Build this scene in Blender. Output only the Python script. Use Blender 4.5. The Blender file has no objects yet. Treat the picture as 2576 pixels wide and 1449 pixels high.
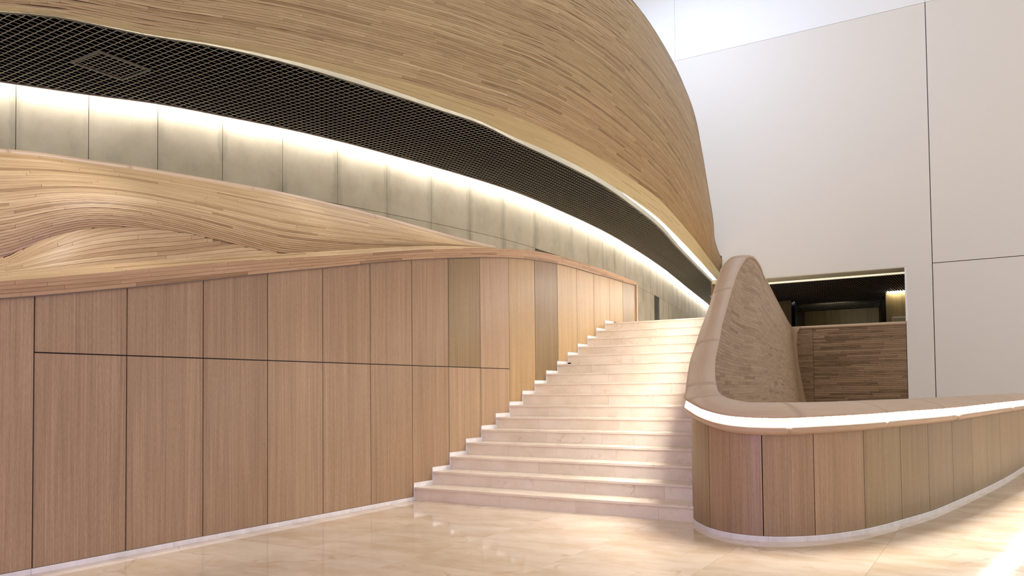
import bpy, bmesh, math, random
import numpy as np
from mathutils import Matrix, Vector
random.seed(7); rng = np.random.RandomState(7)
S = bpy.context.scene; COL = S.collection

# ------------------------------------------------------------------ camera
F_PX, CY, CAM_H = 2002.4, 917.28, 1.245
YAW, PITCH, ROLL = 0.551401, 0.0332904, -0.0105108
def cam_axes():
    cy, sy = math.cos(YAW), math.sin(YAW)
    f = np.array([-sy, cy, 0.]); r = np.array([cy, sy, 0.]); u = np.array([0, 0, 1.])
    f2 = math.cos(PITCH)*f + math.sin(PITCH)*u; u2 = -math.sin(PITCH)*f + math.cos(PITCH)*u
    r3 = math.cos(ROLL)*r + math.sin(ROLL)*u2; u3 = -math.sin(ROLL)*r + math.cos(ROLL)*u2
    return r3, u3, f2
RX, UX, FX = cam_axes(); EYE = np.array([0, 0, CAM_H])
cam = bpy.data.objects.new('camera', bpy.data.cameras.new('camera')); COL.objects.link(cam)
cam.matrix_world = Matrix(((RX[0], UX[0], -FX[0], 0), (RX[1], UX[1], -FX[1], 0), (RX[2], UX[2], -FX[2], CAM_H), (0, 0, 0, 1)))
cam.data.sensor_width = 36; cam.data.lens = F_PX*36/2576; cam.data.shift_y = (CY-724.5)/2576
cam.data.clip_end = 300; S.camera = cam
# ------------------------------------------------------------------ light + exposure
W = bpy.data.worlds.new('world'); S.world = W; W.use_nodes = True
W.node_tree.nodes['Background'].inputs[0].default_value = (1.0, 0.97, 0.94, 1)
W.node_tree.nodes['Background'].inputs[1].default_value = 0.90
S.view_settings.view_transform = 'Standard'; S.view_settings.look = 'None'
S.view_settings.exposure = 0.06; S.view_settings.gamma = 1.0; S.view_settings.use_curve_mapping = False
def area(name, loc, target, size, power, color, sy=None):
    l = bpy.data.lights.new(name, 'AREA'); l.shape = 'RECTANGLE'; l.size = size; l.size_y = sy or size
    l.energy = power; l.color = color
    o = bpy.data.objects.new(name, l); COL.objects.link(o); o.location = loc
    o.rotation_euler = (Vector(target)-Vector(loc)).to_track_quat('-Z', 'Y').to_euler(); return o
area('violet_screen_glow', (-2.6, -2.5, 0.9), (-3.6, 6, 0.3), 2.5, 135, (0.46, 0.28, 1.0), 1.2)
area('hall_fill_light', (6, 12, 16), (0, 18, 3), 8, 330, (1.0, 0.97, 0.95), 12)  # unseen area light added high up to brighten the hall
def spot(name, loc, target, power, angle, blend=.5, size=.12, color=(1, .97, .93)):
    l = bpy.data.lights.new(name, 'SPOT'); l.energy = power; l.spot_size = math.radians(angle); l.spot_blend = blend; l.shadow_soft_size = size; l.color = color
    o = bpy.data.objects.new(name, l); COL.objects.link(o); o.location = loc
    o.rotation_euler = (Vector(target)-Vector(loc)).to_track_quat('-Z', 'Y').to_euler(); return o
for sx_, sy_, tx_, ty_, pw_ in ((-5.9, 2.3, -6.6, 2.6, 800), (-5.9, 4.6, -6.5, 4.8, 520), (-5.9, 7.0, -6.25, 7.2, 460), (-5.9, 9.0, -6.1, 9.0, 400)):
    spot('hall_downlight', (sx_, sy_, 9.2), (tx_, ty_, 2.6), pw_, 30)
area('blue_wall_washer', (-9.5, 24.5, 15.5), (-7.6, 29.1, 7.5), 6, 300, (0.60, 0.74, 1.0), 2)
LED_CORRIDOR, LED_COVE, LED_RAIL, LED_ROOM = 46., 60., 270., 7.

# ------------------------------------------------------------------ curve + projection helpers
def ray(a, b): return FX + RX*(a-1288)/F_PX - UX*(b-CY)/F_PX
def onz(a, b, z): d = ray(a, b); return EYE + d*(z-CAM_H)/d[2]
def onx(a, b, x): d = ray(a, b); return EYE + d*x/d[0]
def ond(a, b, dep): return EYE + ray(a, b)*dep
def depth(P): return float((np.asarray(P)-EYE) @ FX)
class Crv:                        # smooth curve through points at given parameters
    def __init__(s, ts, ps, n=900):
        ts = np.array(ts, float); ps = np.array(ps, float)
        if ps.ndim == 1: ps = ps[:, None]
        d = (ps[1:]-ps[:-1])/(ts[1:]-ts[:-1])[:, None]; h = ts[1:]-ts[:-1]
        m = np.empty_like(ps); m[0] = d[0]; m[-1] = d[-1]
        m[1:-1] = (d[:-1]*h[1:, None]+d[1:]*h[:-1, None])/(h[1:]+h[:-1])[:, None]
        x = np.linspace(ts[0], ts[-1], n); i = np.clip(np.searchsorted(ts, x)-1, 0, len(ts)-2)
        t = ((x-ts[i])/h[i])[:, None]; H = h[i][:, None]
        s.v = ((2*t**3-3*t**2+1)*ps[i]+(t**3-2*t**2+t)*H*m[i]+(-2*t**3+3*t**2)*ps[i+1]+(t**3-t**2)*H*m[i+1])
        s.a, s.b, s.n = ts[0], ts[-1], n
    def __call__(s, t):
        q = (min(max(t, s.a), s.b)-s.a)/(s.b-s.a)*(s.n-1); i = min(int(q), s.n-2); q -= i
        r = s.v[i]*(1-q)+s.v[i+1]*q
        return r if len(r) > 1 else float(r[0])
def norm(v): return v/(np.linalg.norm(v)+1e-12)

# ------------------------------------------------------------------ object helpers
def mesh_obj(name, V, Fc, mat, parent=None, uv=None, tone=None, smooth=False):
    me = bpy.data.meshes.new(name); me.from_pydata([tuple(map(float, v)) for v in V], [], Fc)
    if uv is not None:
        l = me.uv_layers.new(name='UVMap'); l.data.foreach_set('uv', np.asarray([uv[i] for f in Fc for i in f], float).ravel())
    if tone is not None:
        a = me.attributes.new('tone', 'FLOAT', 'FACE')
        a.data.foreach_set('value', np.asarray(tone if hasattr(tone, '__len__') else [tone]*len(Fc), float))
    if smooth: me.polygons.foreach_set('use_smooth', [True]*len(Fc))
    me.materials.append(mat); me.update()
    o = bpy.data.objects.new(name, me); COL.objects.link(o)
    if parent: o.parent = parent
    return o
def empty(name, loc=(0, 0, 0), parent=None):
    o = bpy.data.objects.new(name, None); COL.objects.link(o); o.location = (0, 0, 0)
    o.empty_display_size = .2
    if parent: o.parent = parent
    return o
def tag(o, label=None, cat=None, group=None, kind=None):
    for k, v in (('label', label), ('category', cat), ('group', group), ('kind', kind)):
        if v: o[k] = v
    return o
def box_geo(x0, x1, y0, y1, z0, z1):
    V = [(x, y, z) for x in (x0, x1) for y in (y0, y1) for z in (z0, z1)]
    return V, [(0, 1, 3, 2), (4, 6, 7, 5), (0, 4, 5, 1), (2, 3, 7, 6), (0, 2, 6, 4), (1, 5, 7, 3)]
def box(name, b, mat, parent=None, tone=.5, bev=0.0):
    V, Fc = box_geo(*b); o = mesh_obj(name, V, Fc, mat, parent, tone=tone)
    if bev:
        bm = bmesh.new(); bm.from_mesh(o.data)
        bmesh.ops.bevel(bm, geom=bm.edges[:], offset=bev, segments=2, affect='EDGES', profile=.5)
        bm.to_mesh(o.data); bm.free()
    return o
def prism(name, poly, axis, a, b, mat, parent=None, tone=.5):
    """poly: 2-D outline; axis 'x': (y,z) outline extruded a..b in x; 'y': (x,z); 'z': (x,y)"""
    n = len(poly); mk = {'x': lambda p, q: (q, p[0], p[1]), 'y': lambda p, q: (p[0], q, p[1]), 'z': lambda p, q: (p[0], p[1], q)}[axis]
    V = [mk(p, a) for p in poly]+[mk(p, b) for p in poly]
    Fc = [tuple(range(n))[::-1], tuple(range(n, 2*n))]+[(i, (i+1) % n, n+(i+1) % n, n+i) for i in range(n)]
    o = mesh_obj(name, V, Fc, mat, parent, tone=tone)
    bm = bmesh.new(); bm.from_mesh(o.data); bmesh.ops.recalc_face_normals(bm, faces=bm.faces[:])
    bm.to_mesh(o.data); bm.free(); return o
def sweep(name, rows, mat, parent=None, closed=False, smooth=True, tone=.5, flip=False):
    """rows: list (along) of lists (across) of points"""
    n, m = len(rows), len(rows[0]); V = [p for r in rows for p in r]; Fc = []; uv = []
    L = 0.
    for i, r in enumerate(rows):
        if i: L += float(np.linalg.norm(np.asarray(r[m//2])-np.asarray(rows[i-1][m//2])))
        c = 0.
        for j, p in enumerate(r):
            if j: c += float(np.linalg.norm(np.asarray(p)-np.asarray(r[j-1])))
            uv.append((L, c))
    for i in range(n-1):
        for j in range(m if closed else m-1):
            k = (j+1) % m; q = (i*m+j, i*m+k, (i+1)*m+k, (i+1)*m+j); Fc.append(q[::-1] if flip else q)
    if closed: Fc += [tuple(range(m))[::-1], tuple((n-1)*m+j for j in range(m))]
    o = mesh_obj(name, V, Fc, mat, parent, uv=uv, tone=tone, smooth=smooth); return o

# ------------------------------------------------------------------ materials
def lin(r, g, b): return tuple(((c/255+.055)/1.055)**2.4 if c > 10 else c/255/12.92 for c in (r, g, b))+(1,)
class NT:
    def __init__(s, name):
        s.m = bpy.data.materials.new(name); s.m.use_nodes = True; s.t = s.m.node_tree; s.b = s.t.nodes['Principled BSDF']
    def n(s, kind, **kw):
        x = s.t.nodes.new(kind)
        for k, v in kw.items():
            if k.startswith('i_'): x.inputs[int(k[2:]) if k[2:].isdigit() else k[2:]].default_value = v
            else: setattr(x, k, v)
        return x
    def l(s, a, b): s.t.links.new(a, b)
    def mapping(s, src, scale):
        m = s.n('ShaderNodeMapping'); m.inputs['Scale'].default_value = scale; s.l(src, m.inputs[0]); return m.outputs[0]
    def noise(s, vec, scale, detail=3, rough=.55):
        x = s.n('ShaderNodeTexNoise'); x.inputs['Scale'].default_value = scale; x.inputs['Detail'].default_value = detail
        x.inputs['Roughness'].default_value = rough; s.l(vec, x.inputs['Vector']); return x.outputs[0]
    def math(s, op, a, b=None, clamp=False):
        x = s.n('ShaderNodeMath', operation=op); x.use_clamp = clamp
        for i, q in enumerate((a, b)):
            if q is None: continue
            if isinstance(q, (int, float)): x.inputs[i].default_value = q
            else: s.l(q, x.inputs[i])
        return x.outputs[0]
    def ramp(s, fac, stops):
        x = s.n('ShaderNodeValToRGB'); e = x.color_ramp.elements
        while len(e) < len(stops): e.new(.5)
        for el, (p, c) in zip(e, stops): el.position = p; el.color = c
        s.l(fac, x.inputs[0]); return x.outputs[0]
    def mix(s, fac, a, b, mode='MIX'):
        x = s.n('ShaderNodeMix', data_type='RGBA', blend_type=mode)
        for i, q in ((0, fac), (6, a), (7, b)):
            if isinstance(q, (int, float, tuple)): x.inputs[i].default_value = q
            else: s.l(q, x.inputs[i])
        return x.outputs[2]
def wood_planks(name, dark, mid, light, grain=1.0, rough=.48, yellow=None):
    """glued solid strips: tone differs per strip, grain runs along u"""
    m = NT(name); uv = m.n('ShaderNodeUVMap').outputs[0]
    at = m.n('ShaderNodeAttribute', attribute_name='tone').outputs['Fac']
    g1 = m.noise(m.mapping(uv, (2.2, 70, 1)), 1.0, 4, .6)
    g2 = m.noise(m.mapping(uv, (9, 260, 1)), 1.0, 2, .5)
    kn = m.noise(m.mapping(uv, (1.2, 9, 1)), 1.3, 3, .7)
    f = m.math('ADD', m.math('MULTIPLY', at, .60), m.math('MULTIPLY', m.math('SUBTRACT', g1, .5), .95*grain))
    f = m.math('ADD', f, m.math('MULTIPLY', m.math('SUBTRACT', g2, .5), .45*grain))
    f = m.math('ADD', f, m.math('MULTIPLY', m.math('SUBTRACT', kn, .5), .24))
    f = m.math('ADD', f, .17, True)
    c = m.ramp(f, [(0.05, dark), (.45, mid), (.95, light)])
    m.l(c, m.b.inputs['Base Color']); m.b.inputs['Roughness'].default_value = rough
    bp = m.n('ShaderNodeBump'); bp.inputs['Strength'].default_value = .12; bp.inputs['Distance'].default_value = .002
    m.l(g1, bp.inputs['Height']); m.l(bp.outputs[0], m.b.inputs['Normal'])
    m.b.inputs['Specular IOR Level'].default_value = .35
    return m.m
def veneer(name, a, b, c, rough=.42):
    """quarter cut veneer: fine vertical grain in object space, tone per panel"""
    m = NT(name); oc = m.n('ShaderNodeTexCoord').outputs['Object']
    at = m.n('ShaderNodeAttribute', attribute_name='tone').outputs['Fac']
    v = m.mapping(oc, (1, 1, .012)); g1 = m.noise(v, 85, 3, .6); g2 = m.noise(m.mapping(oc, (1, 1, .02)), 14, 3, .5)
    fl = m.noise(m.mapping(oc, (1, 1, .18)), 160, 2, .5)
    f = m.math('ADD', m.math('MULTIPLY', m.math('SUBTRACT', g1, .5), 1.0), m.math('MULTIPLY', m.math('SUBTRACT', g2, .5), .4))
    f = m.math('ADD', f, m.math('MULTIPLY', m.math('SUBTRACT', fl, .5), .5))
    f = m.math('ADD', f, at, True)
    col = m.ramp(f, [(0, a), (.5, b), (1, c)])
    m.l(col, m.b.inputs['Base Color']); m.b.inputs['Roughness'].default_value = rough
    m.b.inputs['Specular IOR Level'].default_value = .4
    bp = m.n('ShaderNodeBump'); bp.inputs['Strength'].default_value = .05; bp.inputs['Distance'].default_value = .001
    m.l(g1, bp.inputs['Height']); m.l(bp.outputs[0], m.b.inputs['Normal'])
    return m.m
def marble(name, base, warm, vein, rough, scale=1.0):
    m = NT(name); oc = m.n('ShaderNodeTexCoord').outputs['Object']
    at = m.n('ShaderNodeAttribute', attribute_name='tone').outputs['Fac']
    off = m.n('ShaderNodeVectorMath', operation='SCALE'); m.l(oc, off.inputs[0]); off.inputs['Scale'].default_value = 1.
    ad = m.n('ShaderNodeVectorMath', operation='ADD'); m.l(off.outputs[0], ad.inputs[0])
    cmb = m.n('ShaderNodeCombineXYZ'); sh = m.math('MULTIPLY', at, 37.0); m.l(sh, cmb.inputs[0]); m.l(sh, cmb.inputs[2]); m.l(cmb.outputs[0], ad.inputs[1])
    P = ad.outputs[0]
    cl = m.noise(m.mapping(P, (1, 1.9, 1.4)), 1.7*scale, 6, .62)
    c = m.ramp(cl, [(.3, warm), (.62, base)])
    w = m.noise(P, 2.3*scale, 5, .65)
    dist = m.n('ShaderNodeVectorMath', operation='SCALE'); wn = m.n('ShaderNodeTexNoise'); wn.inputs['Scale'].default_value = 3*scale; wn.inputs['Detail'].default_value = 5
    m.l(P, wn.inputs['Vector']); m.l(wn.outputs[1], dist.inputs[0]); dist.inputs['Scale'].default_value = .55
    a2 = m.n('ShaderNodeVectorMath', operation='ADD'); m.l(P, a2.inputs[0]); m.l(dist.outputs[0], a2.inputs[1])
    vo = m.n('ShaderNodeTexVoronoi', feature='DISTANCE_TO_EDGE'); vo.inputs['Scale'].default_value = 2.1*scale
    m.l(a2.outputs[0], vo.inputs['Vector'])
    vm = m.ramp(vo.outputs['Distance'], [(0, (1, 1, 1, 1)), (.035, (0, 0, 0, 1))])
    msk = m.ramp(w, [(.5, (0, 0, 0, 1)), (.66, (1, 1, 1, 1))])
    fac = m.math('MULTIPLY', m.math('MULTIPLY', vm, msk), .55)
    c2 = m.mix(fac, c, vein)
    tn = m.math('ADD', m.math('MULTIPLY', at, .06), .95)
    mm = m.n('ShaderNodeVectorMath', operation='SCALE'); m.l(c2, mm.inputs[0]); m.l(tn, mm.inputs['Scale'])
    m.l(mm.outputs[0], m.b.inputs['Base Color']); m.b.inputs['Roughness'].default_value = rough
    return m.m
def concrete(name):
    m = NT(name); oc = m.n('ShaderNodeTexCoord').outputs['Object']
    at = m.n('ShaderNodeAttribute', attribute_name='tone').outputs['Fac']
    uv = m.n('ShaderNodeUVMap').outputs[0]; sx = m.n('ShaderNodeSeparateXYZ'); m.l(uv, sx.inputs[0])
    a = m.noise(oc, 1.6, 6, .6); b = m.noise(m.mapping(oc, (1, 1, .35)), 6, 6, .7); c = m.noise(oc, 60, 2, .5)
    f = m.math('ADD', m.math('MULTIPLY', a, .8), m.math('MULTIPLY', b, .2)); f = m.math('ADD', f, m.math('MULTIPLY', m.math('SUBTRACT', c, .5), .12))
    f = m.math('ADD', f, m.math('MULTIPLY', m.math('SUBTRACT', at, .5), .08))
    col = m.ramp(f, [(.30, lin(164, 156, 136)), (.5, lin(184, 175, 155)), (.72, lin(198, 190, 171))])
    # damp-looking darker stains down the vertical edges of the casts
    e = m.math('MINIMUM', sx.outputs[0], m.math('SUBTRACT', 1.0, sx.outputs[0]))
    e = m.math('ADD', e, m.math('MULTIPLY', m.math('SUBTRACT', b, .5), .16))
    st = m.ramp(e, [(.05, (1, 1, 1, 1)), (.10, (0, 0, 0, 1))])
    keep = m.ramp(m.noise(oc, .9, 3, .5), [(.40, (0, 0, 0, 1)), (.55, (1, 1, 1, 1))])
    col = m.mix(m.math('MULTIPLY', m.math('MULTIPLY', st, keep), .3), col, lin(112, 108, 96))
    m.l(col, m.b.inputs['Base Color']); m.b.inputs['Roughness'].default_value = .75
    bp = m.n('ShaderNodeBump'); bp.inputs['Strength'].default_value = .1; bp.inputs['Distance'].default_value = .003
    m.l(b, bp.inputs['Height']); m.l(bp.outputs[0], m.b.inputs['Normal']); return m.m
def plain(name, col, rough=.6, metal=0., spec=.5):
    m = NT(name); oc = m.n('ShaderNodeTexCoord').outputs['Object']
    f = m.noise(oc, 3, 4, .6); c = m.mix(m.math('MULTIPLY', f, .10), col, tuple(x*.82 for x in col[:3])+(1,))
    m.l(c, m.b.inputs['Base Color']); m.b.inputs['Roughness'].default_value = rough; m.b.inputs['Metallic'].default_value = metal
    m.b.inputs['Specular IOR Level'].default_value = spec; return m.m

def led(name, strength, col=(1, .97, .92, 1)):
    m = NT(name); m.b.inputs['Base Color'].default_value = (1, 1, 1, 1); m.b.inputs['Emission Color'].default_value = col
    m.b.inputs['Emission Strength'].default_value = strength; return m.m
M_CANOPY = wood_planks('honey_oak_strips', lin(122, 94, 60), lin(168, 140, 101), lin(200, 174, 134))
M_SOFFIT = wood_planks('led_lit_oak_strips', lin(176, 158, 116), lin(208, 192, 150), lin(226, 212, 174), .7)  # soffit oak made paler and yellower: cove LED glow put into the colour
M_SCOOP = wood_planks('oak_strips', lin(132, 100, 66), lin(178, 146, 106), lin(212, 184, 144))
M_BAND = wood_planks('rosy_oak_strips', lin(128, 96, 68), lin(172, 138, 106), lin(202, 170, 136), .8)
M_SAIL = wood_planks('grey_oak_strips', lin(124, 98, 74), lin(164, 136, 108), lin(190, 164, 136))
M_WALNUT = wood_planks('dark_oak_strips', lin(90, 68, 46), lin(140, 113, 86), lin(174, 147, 116), 1.2)
M_RAIL = wood_planks('smooth_oak_rail', lin(148, 118, 92), lin(182, 154, 128), lin(206, 180, 154), .55, .4)
M_VENEER = veneer('oak_veneer', lin(122, 94, 70), lin(156, 127, 99), lin(186, 156, 126))
M_VENEER2 = veneer('olive_oak_veneer', lin(108, 86, 56), lin(140, 116, 82), lin(174, 149, 110))
M_VENEER3 = veneer('warm_lit_oak_veneer', lin(136, 106, 70), lin(166, 136, 96), lin(194, 165, 122))  # same oak panels, warm light falling on them put into the colour
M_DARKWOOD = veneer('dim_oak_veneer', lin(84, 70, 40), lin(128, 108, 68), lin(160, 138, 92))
M_BACKING = plain('dark_backing', lin(34, 25, 20), .8)
M_FLOOR = marble('polished_cream_marble', lin(230, 212, 190), lin(206, 180, 148), lin(172, 144, 108), .055, .8)
M_STEP = marble('honed_cream_marble', lin(234, 220, 200), lin(220, 203, 178), lin(184, 156, 130), .2, 1.3)
M_PLINTH = marble('white_marble', lin(232, 226, 224), lin(216, 208, 206), lin(140, 132, 136), .25, 3.)
M_CONC = concrete('fair_faced_concrete')
M_WHITE = plain('white_plaster', lin(226, 220, 214), .62, 0, .3)
M_WHITE2 = plain('toplit_white_plaster', lin(238, 238, 240), .6, 0, .3)  # whiter plaster for the upper tier: light from above put into the colour
M_BLACK = plain('black_void_paint', lin(1, 1, 1), .95, 0, 0.)
M_GRID = plain('grey_louvre_metal', lin(150, 144, 130), .5, .1)
M_GRIDTRIM = plain('dark_louvre_trim', lin(98, 95, 88), .5, .2)
M_GREYTRIM = plain('grey_shadow_trim', lin(112, 98, 92), .5)
M_COVE = plain('cove_white', lin(235, 232, 222), .6)
M_RECESS = plain('grey_render', lin(120, 118, 108), .8)
M_REVEAL = plain('pale_reveal', lin(208, 202, 176), .6)
M_CURTAIN = plain('black_glossy_leaf', lin(22, 20, 18), .25)
L_CORR = led('corridor_led', LED_CORRIDOR, (1, .965, .90, 1)); L_COVE = led('canopy_led', LED_COVE, (1, .985, .94, 1))
L_RAIL = led('rail_led', LED_RAIL, (1, .965, .92, 1)); L_ROOM = led('room_led', LED_ROOM, (1, .98, .9, 1))

# ------------------------------------------------------------------ strip planking of any surface
def plank_field(parent, Sf, t0, t1, nt, hs, clamp, mats, plen=.7, thick=.004, gap=.0012, toner=None, keep=300, name='plank', stuff='plank_cladding', matf=None, maxin=4):
    """Sf(t,h)->point. Strips between hs[j], hs[j+1]; clamp(t)->(lo,hi) trims h. Every strip is cut into staggered planks."""
    ts = np.linspace(t0, t1, nt); planks = []
    lim = [clamp(t) for t in ts]; mid = [0.]
    c = [Sf(t, .5*(l[0]+l[1])) for t, l in zip(ts, lim)]
    arc = np.concatenate([[0], np.cumsum([np.linalg.norm(c[i+1]-c[i]) for i in range(nt-1)])])
    for j in range(len(hs)-1):
        a = -random.random()*plen; cut = []
        while a < arc[-1]: cut.append(a); a += plen*(.55+.9*random.random())
        cut.append(arc[-1]); cut = [max(0, q) for q in cut]
        for a, b in zip(cut[:-1], cut[1:]):
            if b-a < .03: continue
            tt = list(np.interp([a+gap, b-gap], arc, ts)); inner = [t for t in ts if tt[0]+1e-6 < t < tt[1]-1e-6]
            if len(inner) > maxin:                               # keep planks cheap
                k = len(inner)/maxin; inner = [inner[int(k*(q+.5))] for q in range(maxin)]
            tl = [tt[0]]+inner+[tt[1]]; top = []; bot = []; tu = []
            for t in tl:
                lo, hi = clamp(t); h0 = min(max(hs[j], lo), hi); h1 = min(max(hs[j+1], lo), hi)
                if h1-h0 < 1e-5: continue
                A = Sf(t, h0); B = Sf(t, h1); w = np.linalg.norm(B-A)
                g = min(gap/max(w, 1e-6), .3); top.append((A+(B-A)*g, B-(B-A)*g)); tu.append(t)
            if len(top) < 2: continue
            planks.append((j, a, tl, top))
    # normals, meshes
    out = []
    for j, a, tl, top in planks:
        lift = thick*(.7+.5*random.random()); V = []; uv = []; Fc = []
        u0, v0 = random.random()*50, random.random()*50; L = 0.
        n = len(top); N = []
        for i in range(n):
            i0, i1 = max(i-1, 0), min(i+1, n-1)
            T = top[i1][0]-top[i0][0]; Bv = top[i][1]-top[i][0]; q = norm(np.cross(T, Bv))
            if q @ (top[i][0]-EYE) > 0: q = -q
            N.append(q)
        for i in range(n):
            A, B = top[i]; w = np.linalg.norm(B-A)
            if i: L += np.linalg.norm(A-top[i-1][0])
            V += [A-N[i]*.001, A+N[i]*lift, B+N[i]*lift, B-N[i]*.001]
            uv += [(u0+L, v0-.003), (u0+L, v0), (u0+L, v0+w), (u0+L, v0+w+.003)]
        for i in range(n-1):
            for k in range(3): Fc.append((4*i+k, 4*i+k+1, 4*i+k+5, 4*i+k+4))
        Fc += [(0, 1, 2, 3), tuple(4*(n-1)+k for k in (3, 2, 1, 0))]
        C = sum(x[0]+x[1] for x in top)/(2*n); size = L*np.linalg.norm(top[n//2][1]-top[n//2][0])/((C-EYE) @ (C-EYE))
        d = depth(C); inview = d > 1 and abs((C-EYE) @ RX/d*F_PX) < 1300 and 0 < CY-(C-EYE) @ UX/d*F_PX < 1449
        tn = toner(j, a, C) if toner else .5
        out.append((size if inview else 0, V, Fc, uv, tn, mats if matf is None else matf(j, C)))
    out.sort(key=lambda q: -q[0])
    for q in out[:keep]: mesh_obj(name, q[1], q[2], q[5], parent, uv=q[3], tone=q[4])
    by = {}
    for q in out[keep:]: by.setdefault(q[5].name, []).append(q)
    for mn, qs in by.items():
        V = []; Fc = []; uv = []; tn = []
        for q in qs:
            o = len(V); V += q[1]; uv += q[3]; Fc += [tuple(i+o for i in f) for f in q[2]]; tn += [q[4]]*len(q[2])
        o = mesh_obj(stuff, V, Fc, bpy.data.materials[mn], parent, uv=uv, tone=tn); o['kind'] = 'stuff'
def rnd_tone(lo=.25, hi=.95, dark=.06):
    return lambda j, a, C: (random.uniform(0, .2) if random.random() < dark else random.gauss((lo+hi)/2, (hi-lo)/5))

# ================================================================== FLOOR
WX = -5.814                                              # plane of the panelled wall
floor = box('floor', (-14, 9, -6, 32, -.12, -.006), M_FLOOR); tag(floor, kind='structure')
tx, ty = 1.0, 0.8
for i in range(9):
    for j in range(19):
        x0, y0 = WX+.01+i*tx, -.2+j*ty
        if y0 > 8 and x0 < -3.4: continue
        if x0+tx < -5+0 and y0 < -1: continue
        box('tile', (x0+.0008, x0+tx-.0008, y0+.0008, y0+ty-.0008, -.02, 0), M_FLOOR, floor, tone=random.random())

# ================================================================== LEFT PANELLED WALL
joints = [-2.55, -1.85, -1.15, -.45, .25, .95, 1.63, 2.31, 3.012, 3.71, 4.407, 5.107, 5.814, 6.524, 7.239, 7.954, 8.657, 9.378, 10.101, 10.801, 11.463, 12.096, 12.712, 13.296, 13.885]
FB = [(-900, 815), (-500, 789), (-200, 765), (0, 750), (88, 743.5), (317, 723), (510.6, 703.6), (672, 686.5), (810.6, 673.5), (930.7, 661.5), (1034.8, 652.5), (1127, 648.5), (1208.7, 646.3), (1281, 647.5), (1345, 653), (1401, 662), (1453, 675), (1494, 687), (1533.5, 697.5), (1566.7, 708), (1603, 717)]
FT = [(-900, 770), (-500, 745), (-200, 724), (0, 709), (138, 698), (276, 685.7), (414, 673), (552, 661.5), (700, 651.5), (872, 640.7), (1007, 631.5), (1143, 626), (1200, 625.2), (1266, 625.4), (1300, 626.7), (1345, 631), (1397, 641.6), (1450.7, 656), (1494, 669.5), (1533.5, 683), (1575, 700), (1603, 710)]
cFB = Crv([p[0] for p in FB], [p[1] for p in FB]); cFT = Crv([p[0] for p in FT], [p[1] for p in FT])
us = np.linspace(-900, 1603, 500)
topY = np.array([onx(u, cFB(u), WX) for u in us])
def wall_top(y): return float(np.interp(y, topY[:, 1], topY[:, 2]))
wall = prism('wall_left', [(-2.6, 0), (13.93, 0)]+[(y, wall_top(y)-.01) for y in np.linspace(13.93, -2.6, 60)], 'x', WX-.10, WX-.006, M_BACKING)
tag(wall, kind='structure')
YS, TR, RI, ZS = 7.2486, 0.35134, 0.15, 0.199
def bottom_profile(a, b):
    pts = []
    y = a
    def zb(y):
        if y < YS: return .044
        return ZS+RI*min(15, int((y-YS)/TR))
    cuts = [a]+[YS+k*TR for k in range(16) if a < YS+k*TR < b]+[b]
    for c0, c1 in zip(cuts[:-1], cuts[1:]):
        z = zb((c0+c1)/2); pts += [(c0, z), (c1, z)]
    return pts
ZJ = 1.554; g = .0048
ptone = {}
for i, (a, b) in enumerate(zip(joints[:-1], joints[1:])):
    A, Bq = a+g, b-g; tops = [(y, wall_top(y)-.004) for y in np.linspace(Bq, A, 9)]; bots = bottom_profile(A, Bq)
    olive = i in (16, 18+1, 23) ; m = M_VENEER2 if i in (18, 23) else M_VENEER3 if i >= 17 else M_VENEER
    base = random.uniform(.38, .58)-(.22 if i in (18, 23) else 0)
    if 3.0 < a+.05 and b < 9.4:
        prism('panel', bots+[(Bq, ZJ-g), (A, ZJ-g)], 'x', WX-.008, WX+.006+random.uniform(-.001, .001), M_VENEER, wall, tone=base)
        mu = M_VENEER2 if abs(a-7.954) < .01 else M_VENEER; base -= .2 if abs(a-7.954) < .01 else 0
        prism('panel', [(A, ZJ+g), (Bq, ZJ+g)]+tops, 'x', WX-.008, WX+.006+random.uniform(-.001, .001), mu, wall, tone=base-(.1 if abs(a-5.814) < .01 else .03))
    else:
        prism('panel', bots+tops, 'x', WX-.008, WX+.006+random.uniform(-.001, .001), m, wall, tone=base+(.05 if a > 10 else 0))
prism('end_trim', [(13.89, 2.39), (13.935, 2.39), (13.935, wall_top(13.93)), (13.89, wall_top(13.9))], 'x', WX-.12, WX+.03, M_BAND, wall)
bl = empty('baseboard_left'); tag(bl, kind='structure')
y = -2.6
while y < YS-.03:
    y2 = min(y+1.12, YS-.004); box('skirting_stone', (WX-.006, WX+.016, y+.001, y2-.001, 0, .041), M_PLINTH, bl, tone=random.random(), bev=.002); y += 1.12

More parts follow.
